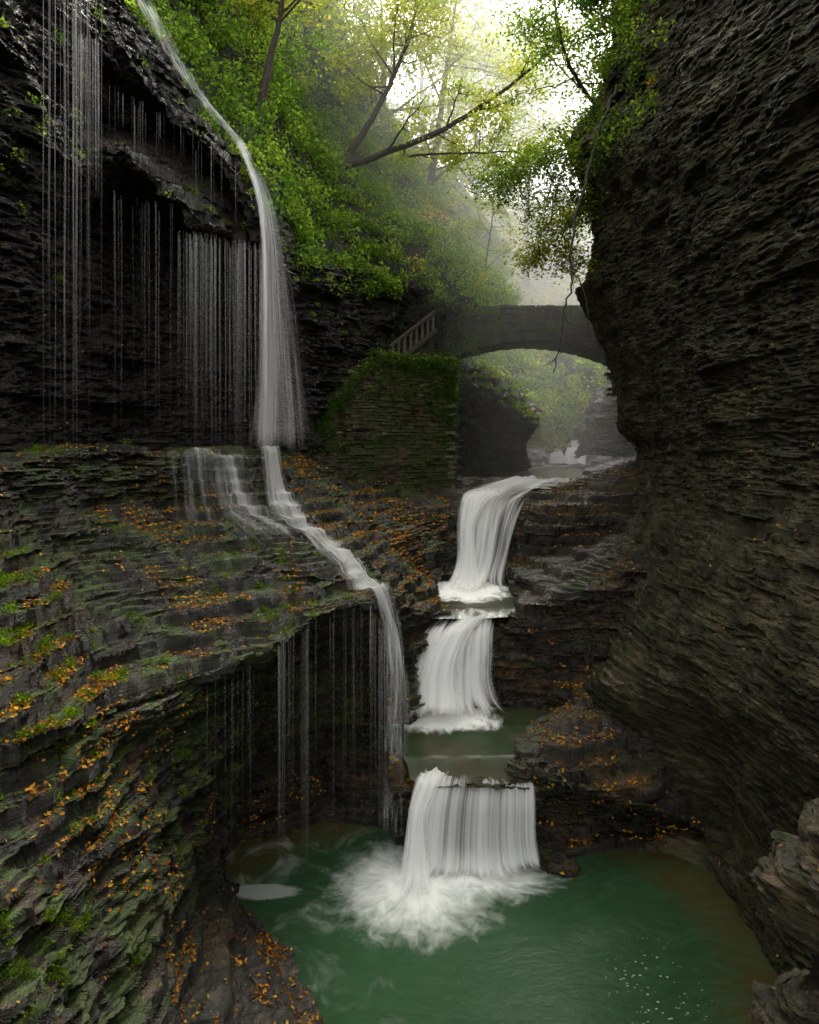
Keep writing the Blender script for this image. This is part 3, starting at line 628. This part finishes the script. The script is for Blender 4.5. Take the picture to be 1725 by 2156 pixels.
def tree(path,r0,label,cA,cB,nbr=14,blen=2.2,start=.3,lsize=.11,lpc=110,bias=(0,0,.3),crown=True,droop=0.,name='maple_tree',clr=.45,tw=6):
    P=smoothpath([S(*p) for p in path])
    base=P[0];e=empty(name,tuple(base),label,'tree')
    tb=TB();n=len(P);tb.tube(P,r0*(1-.8*np.linspace(0,1,n)),8)
    L=[]
    for i in range(nbr):
        t=start+(1-start)*(i+rng.random())/nbr
        k=min(n-2,int(t*(n-1)));p=P[k]
        d=rng.normal(size=3);d[2]*=.5;d+=np.array(bias);d/=np.linalg.norm(d)
        ln=blen*rng.uniform(.5,1.1)*(1.2-.6*t);m=9
        s=np.linspace(0,1,m)[:,None]
        q=p+d*ln*s+np.array([0,0,.25-droop])*ln*s**2+np.cumsum(rng.normal(size=(m,3))*.03*ln,axis=0)*s
        rb=r0*.35*(1-.6*t);tb.tube(q,rb*(1-.85*s[:,0])+.006,5)
        for w in range(tw):
            kk=rng.integers(3,m);d2=d*.5+rng.normal(size=3)*.6;l2=ln*.35*rng.uniform(.5,1.2)
            s2=np.linspace(0,1,5)[:,None];q2=q[kk]+d2*l2*s2+np.array([0,0,-droop*.3])*s2**2;tb.tube(q2,rb*.3*(1-.8*s2[:,0])+.004,4)
            if crown:
                for c in (q2[2],q2[4]):
                    r=clr*rng.uniform(.5,1.2);kx=int(lpc*rng.uniform(.2,.75))
                    v=rng.normal(size=(kx,3))*r*.6;v[:,2]*=.45
                    tt=rng.random()**1.3;ca=np.array(cA)*(1-tt)+np.array(cB)*tt
                    L.append(leaves(c+v,lsize,ca*.8,ca*1.2,updir=np.tile([0,0,1.],(kx,1))+rng.normal(size=(kx,3))*.5))
    V=np.concatenate(tb.V)-np.array(base)
    mk('trunk',V,np.array(tb.F),M_bark,True,parent=e)
    if crown:
        V,F,C=joinparts(L);mk('crown',V-np.array(base),F,M_leaf,False,colr=C,parent=e)
    return e
tree([(540,275,19.4),(555,190,19.3),(575,100,19.2),(600,-20,19),(625,-180,19)],.15,'maple with straight trunk rising from the slope',G1,Y1,nbr=12,blen=2.6,start=.6,lpc=70,clr=.55)
tree([(738,320,25.6),(780,260,25.5),(835,150,25.5),(870,60,25.5),(885,-60,25.5)],.14,'leaning maple with yellow green leaves',G2,Y1,nbr=16,blen=3.2,start=.4,lpc=80,clr=.65)
tree([(715,355,25),(800,325,24.5),(900,290,24),(1000,235,23.5),(1100,160,23),(1245,40,22)],.15,'leaning trunk reaching diagonally across the gorge',G2,Y1,nbr=12,blen=2.2,start=.2,bias=(.2,0,.2),lpc=60,clr=.55)
tree([(860,330,25),(930,322,24),(1040,322,22),(1150,312,20.5),(1200,300,19.8)],.05,'thin bare limb stretching to the cliff',G2,Y1,nbr=10,blen=1.3,start=.1,lpc=50)
tree([(530,235,21.5),(528,120,21.5),(535,0,21.5),(540,-150,21.5)],.07,'slim maple sapling on the slope',G1,Y1,nbr=12,blen=2.0,start=.4,lpc=70,clr=.55)
tree([(430,120,20),(435,20,20),(440,-120,20)],.12,'leafy maple above the cliff',G1,G2,nbr=12,blen=2.6,start=.1,lpc=80,clr=.55)
tree([(650,170,30),(660,60,30),(690,-120,30)],.2,'maple fading into mist',G2,Y1,nbr=16,blen=4,start=.1,lsize=.14,clr=.8,lpc=90)
tree([(1018,610,32),(1025,540,32),(1038,460,32),(1040,400,32)],.06,'young sapling beside the bridge',G2,Y1,nbr=12,blen=1.8,start=.2,lpc=40)
tree([(900,430,34),(920,300,34),(940,150,34),(960,0,34),(970,-100,34)],.20,'hazy maple with drooping yellow foliage',G2,Y1,nbr=26,blen=5.5,start=.1,lsize=.17,clr=1.05,lpc=90,droop=.2)
tree([(800,300,34),(810,150,34),(800,-50,34)],.22,'tall hazy maple on the slope',G2,Y1,nbr=20,blen=5,start=.1,lsize=.17,clr=.9,lpc=90)
tree([(1000,600,55),(1005,400,55),(1000,200,55),(1010,60,55)],.3,'pale tree dissolving in the mist',G1,G2,nbr=26,blen=7,start=.15,lsize=.3,clr=1.5,lpc=80)
tree([(1110,620,62),(1110,400,62),(1120,200,62),(1120,80,62)],.3,'faint tree deep in the mist',G1,G2,nbr=30,blen=8,start=.15,lsize=.34,clr=1.8,lpc=80)
tree([(900,450,60),(890,200,60),(880,-60,60)],.35,'tall pale tree deep in the mist',G1,G2,nbr=28,blen=9,start=.1,lsize=.34,clr=1.8,lpc=80)
tree([(1300,250,19),(1240,210,18.6),(1190,120,18),(1170,20,17.8),(1160,-80,17.8)],.07,'dark leafy tree leaning off the cliff brow',DG,G2,nbr=22,blen=2.4,start=.1,lsize=.09,lpc=50,name='beech_tree',bias=(-.2,0,.1),clr=.6)
tree([(1290,330,19.5),(1200,310,19),(1120,330,18.5),(1050,370,18)],.05,'leafy bough drooping over the gorge',DG,G2,nbr=28,blen=1.6,start=.1,lsize=.085,lpc=60,droop=.6,name='beech_tree',bias=(-.2,0,-.25),clr=.55)
tree([(1290,430,20),(1230,440,19.6),(1190,480,19.3),(1160,560,19)],.04,'small leafy branch hanging below the brow',G1,Y1,nbr=26,blen=1.5,start=.1,lsize=.10,lpc=42,droop=.5,name='beech_tree',bias=(-.1,0,0),clr=.5)
tree([(1330,120,18),(1300,40,17.8),(1280,-60,17.6)],.08,'dark tree crowning the cliff edge',DG,G1,nbr=12,blen=1.8,start=.1,lsize=.10,lpc=60,name='beech_tree')
e=empty('hanging_root',S(1240,330,16),'dark bare root dangling from the cliff brow','root')
tb=TB()
pp=smoothpath([S(*p) for p in [(1300,180,16.3),(1265,260,16.1),(1232,390,16),(1212,450,16),(1200,540,16),(1208,585,16),(1190,640,16),(1182,710,16),(1165,785,16)]],40,.12)
tb.tube(pp,np.linspace(.045,.012,40),6)
pp2=smoothpath([S(*p) for p in [(1205,570,16),(1228,600,16),(1238,660,16),(1245,720,16)]],16,.1)
tb.tube(pp2,np.linspace(.02,.006,16),5)
for i in range(16,38,3):
    q=pp[i];d=rng.normal(size=3)*.25;d[2]=-abs(d[2])-.15
    tb.tube([q,q+d*.5+[.02,0,0],q+d],[.012,.008,.004],4)
mk('root',np.concatenate(tb.V)-np.array(e.location),np.array(tb.F),M_bark,True,parent=e)
# ---------------------------------------------------------------- masonry
BF=[(0,2,3,1),(4,5,7,6),(0,1,5,4),(2,6,7,3),(0,4,6,2),(1,3,7,5)]
def block(o,u,v,w,lu,lv,lw,j=.012):
    o=np.array(o);vs=[]
    for c in (0,1):
        for b in (0,1):
            for a in (0,1):
                vs.append(o+u*a*lu+v*b*lv+w*c*lw+rng.normal(size=3)*j)
    return np.array(vs),np.array(BF)
def masonry(A,B,z0,z1,thick,ok,hc=(.06,.12),lc=(.18,.5),prot=.05,j=.01,gap=.011):
    A=np.array(A);B=np.array(B);u=B-A;u[2]=0;Ln=np.linalg.norm(u);u/=Ln
    w=np.array([u[1],-u[0],0.])
    if w[1]>0:w=-w
    L=[];z=z0;up_=np.array([0,0,1.])
    while z<z1:
        h=rng.uniform(*hc);s=-rng.random()*.3
        while s<Ln:
            l=rng.uniform(*lc)
            if ok(s+l/2,z+h/2):
                p=rng.uniform(0,prot)
                v,f=block(A*[1,1,0]+up_*z+u*s-w*thick,u,up_,w,l-gap,h-gap,thick+p,j)
                c=rng.uniform(.35,1.6)*np.array([1,rng.uniform(.85,1.),rng.uniform(.75,1.)])
                L.append((v,f,np.tile(c,(8,1))))
            s+=l
        z+=h
    return joinparts(L)
A=np.array(S(615,1000,18.9));B=np.array(S(955,1000,22.4))
topz=9.95
def okw(s,z):
    return z<7.4+(topz-7.4)*min(1,max(0,(s-.3)/2.4))+.22*math.sin(s*4+1)+.12*math.sin(s*11) or s>2.9
V,F,C=masonry(A,B,5.4,topz,.5,okw,prot=.11)
V2,F2,C2=masonry(B,B+np.array([.35,4.5,0]),5.4,topz,.4,lambda s,z:True,prot=.11)
V,F,C=joinparts([(V,F,C),(V2,F2,C2)])
mk('retaining_wall',V,F,M_mas,False,colr=C,label='dry stone retaining wall with mossy courses',category='wall')
L=[]
wu=(B-A);wu[2]=0;wl_=np.linalg.norm(wu);wu/=wl_
for q in range(380):
    s=rng.uniform(.2,wl_) if q<300 else wl_-abs(rng.normal())*.25
    ze=min(topz,7.4+(topz-7.4)*min(1,max(0,(s-.3)/2.4)))
    z=ze-abs(rng.normal())*(.25 if q<170 else 1.3)
    c=A*[1,1,0]+wu*s+np.array([.05,-.12,z]);r=rng.uniform(.05,.2);v=rng.normal(size=(45,3))*r*.7;v[:,1]*=.35
    ca=np.array(DG)*(.8+rng.random())+np.array(G2)*.35*rng.random();L.append(leaves(c+v,.055,ca*.8,ca*1.2))
for q in range(70):
    px=rng.uniform(920,1010) if q<50 else rng.uniform(1010,1250);py=(645+abs(rng.normal())*40) if q>24 else rng.uniform(690,780)
    c=np.array(S(px,py,25.7));r=rng.uniform(.1,.3);v=rng.normal(size=(50,3))*r*.7;v[:,1]*=.3
    ca=np.array(DG)*(.8+rng.random())+np.array(G2)*.5*rng.random();L.append(leaves(c+v,.08,ca*.8,ca*1.2))
V,F,C=joinparts(L);mk('ivy',V,F,M_leaf,False,colr=C,kind='stuff',label='ivy and ferns trailing over the masonry',category='plants')
yB=26.
cx=S(1125,0,26)[0];R=8.1;crown=11.20;czc=crown-R;ring=.38
be=empty('stone_bridge',(cx,yB+1.1,czc),'old arched stone footbridge spanning the gorge','bridge')
off=np.array([cx,yB+1.1,czc])
xl=S(925,0,26)[0];xr=S(1400,0,26)[0]
def okb(s,z):
    x=xl+s
    return (x-cx)**2+(z-czc)**2>(R+ring)**2 or abs(x-cx)>3.5
ztop=12.38
V,F,C=masonry((xl,yB,0),(xr,yB,0),9.3,ztop,.45,okb,hc=(.08,.14),lc=(.22,.55),prot=.08,gap=.012)
mk('spandrel_wall',V-off,F,M_bri,False,colr=C,parent=be)
V,F,C=masonry((xl,yB+2.0,0),(xr,yB+2.0,0),9.3,ztop,.4,okb,hc=(.09,.16),lc=(.3,.6),prot=.0)
mk('spandrel_wall',V-off,F,M_bri,False,colr=C,parent=be)
L=[];na=48
for i in range(na):
    a0=math.radians(64)+math.radians(52)*i/na;a1_=a0+math.radians(52)/na*.90
    pr=rng.uniform(.02,.08)
    vs=[]
    for y in (yB-.06-pr,yB+2.06):
        for r in (R+rng.uniform(-.02,.02),R+ring*rng.uniform(.88,1.06)):
            for a in (a0,a1_):
                vs.append((cx+r*math.cos(a),y,czc+r*math.sin(a)))
    c=rng.uniform(.4,1.4)*np.ones(3)
    L.append((np.array(vs),np.array(BF),np.tile(c,(8,1))))
V,F,C=joinparts(L);mk('arch_ring',V-off,F,M_bri,False,colr=C,parent=be)
L=[];x=xl
while x<xr:
    l=rng.uniform(.3,.7);v,f=block((x,yB-.10-rng.uniform(0,.04),ztop+.03+rng.uniform(0,.04)),np.array([1.,0,0]),np.array([0,0,1.]),np.array([0,1.,0]),l-.03,.11,.6,.02)
    L.append((v,f,np.tile(rng.uniform(.5,1.3)*np.ones(3),(8,1))));x+=l
V,F,C=joinparts(L);mk('coping',V-off,F,M_bri,False,colr=C,parent=be)
v,f=block((xl,yB+.05,11.66),np.array([1.,0,0]),np.array([0,0,1.]),np.array([0,1.,0]),xr-xl,.10,1.5,0)
mk('deck',v-off,f,M_bri,False,colr=np.ones((8,3)),parent=be)
# staircase
a=np.array(S(818,782,22.0));b=np.array(S(916,700,24.6))
se=empty('stone_staircase',tuple(a),'steep stone staircase with railing climbing to the bridge','staircase')
d=b-a;du=d.copy();du[2]=0;Lh=np.linalg.norm(du);du/=Lh;sw=np.array([-du[1],du[0],0])
if sw[1]<0:sw=-sw
L=[];ns=11
for i in range(ns):
    o=a+du*(Lh*i/ns)+np.array([0,0,d[2]*i/ns-.6])
    v,f=block(o,du,np.array([0,0,1.]),sw,Lh/ns*1.02,.6+d[2]/ns*.9,1.3,.008);L.append((v,f,np.tile(rng.uniform(.6,1.1)*np.ones(3),(8,1))))
V,F,C=joinparts(L);mk('steps',V-a,F,M_bri,False,colr=C,parent=se)
def bar(p,q,wd,hg,mat,name):
    p=np.array(p);q=np.array(q);t=q-p;l=np.linalg.norm(t);t/=l
    s_=np.cross(t,[0,0,1.])
    if np.linalg.norm(s_)<.01:s_=np.array([1.,0,0])
    s_/=np.linalg.norm(s_);u_=np.cross(s_,t)
    v,f=block(p-s_*wd/2-u_*hg/2,t,s_,u_,l,wd,hg,.004);mk(name,v-a,f,mat,False,parent=se)
fr=-sw*.08
bar(a+fr+[0,0,.8],b+fr+[0,0,.8],.10,.09,M_wood,'handrail')
bar(a+fr+[0,0,.10],b+fr+[0,0,.10],.10,.11,M_wood,'rail')
for i in range(8):
    q=a+fr+d*(i+.3)/8
    bar(q+[0,0,.1],q+[0,0,.8],.08,.10,M_wood,'baluster')
# ---------------------------------------------------------------- fog
fm,ft,fo=nt('valley_mist');g=G(ft)
vs=g.n('ShaderNodeVolumeScatter',{'Color':(.97,.98,.91,1),'Density':.028,'Anisotropy':.4})
ft.links.new(vs.outputs[0],fo.inputs['Volume'])
fx=block((-70,22.8,4),np.array([1.,0,0]),np.array([0,1.,0]),np.array([0,0,1.]),140,106,32,0)
def outward(V,F):
    c=V.mean(0);o=[]
    for q in F:
        p=V[list(q)];n=np.cross(p[1]-p[0],p[2]-p[0])
        o.append(q if np.dot(n,p.mean(0)-c)>0 else q[::-1])
    return np.array(o)
mk('mist',fx[0],outward(fx[0],fx[1]),fm,kind='structure',label='pale morning mist filling the upper gorge')
# ---------------------------------------------------------------- light
el=math.radians(48);az=math.radians(14)
sc=bpy.context.scene
w=bpy.data.worlds.new('World');sc.world=w;w.use_nodes=True;t=w.node_tree;t.nodes.clear()
sky=t.nodes.new('ShaderNodeTexSky');sky.sky_type='NISHITA';sky.sun_disc=False;sky.sun_elevation=el;sky.sun_rotation=az;sky.dust_density=4
hs=t.nodes.new('ShaderNodeHueSaturation');hs.inputs['Saturation'].default_value=.15;hs.inputs['Value'].default_value=4.9
mt=t.nodes.new('ShaderNodeMix');mt.data_type='RGBA';mt.blend_type='MULTIPLY';mt.inputs[0].default_value=1.;mt.inputs[7].default_value=(1.02,1.0,.92,1)
bg=t.nodes.new('ShaderNodeBackground');bg.inputs[1].default_value=.15
ou=t.nodes.new('ShaderNodeOutputWorld')
t.links.new(sky.outputs[0],hs.inputs['Color']);t.links.new(hs.outputs[0],mt.inputs[6]);t.links.new(mt.outputs[2],bg.inputs[0]);t.links.new(bg.outputs[0],ou.inputs[0])
ld=bpy.data.lights.new('sun','SUN');ld.energy=3.6;ld.angle=math.radians(22);ld.color=(1,.95,.82)
lo=bpy.data.objects.new('sun',ld);col.objects.link(lo)
sv=Vector((math.sin(az)*math.cos(el),math.cos(az)*math.cos(el),math.sin(el)))
lo.rotation_euler=sv.to_track_quat('Z','Y').to_euler();lo.location=(0,0,40)
cd=bpy.data.cameras.new('camera');cd.sensor_fit='VERTICAL';cd.sensor_height=30;cd.lens=20;cd.shift_y=-.0594;cd.clip_start=.1;cd.clip_end=500
co=bpy.data.objects.new('camera',cd);co.location=(0,0,CAMZ);co.rotation_euler=(math.radians(90),0,0);col.objects.link(co);sc.camera=co
sc.view_settings.view_transform='Standard';sc.view_settings.look='None';sc.view_settings.exposure=0
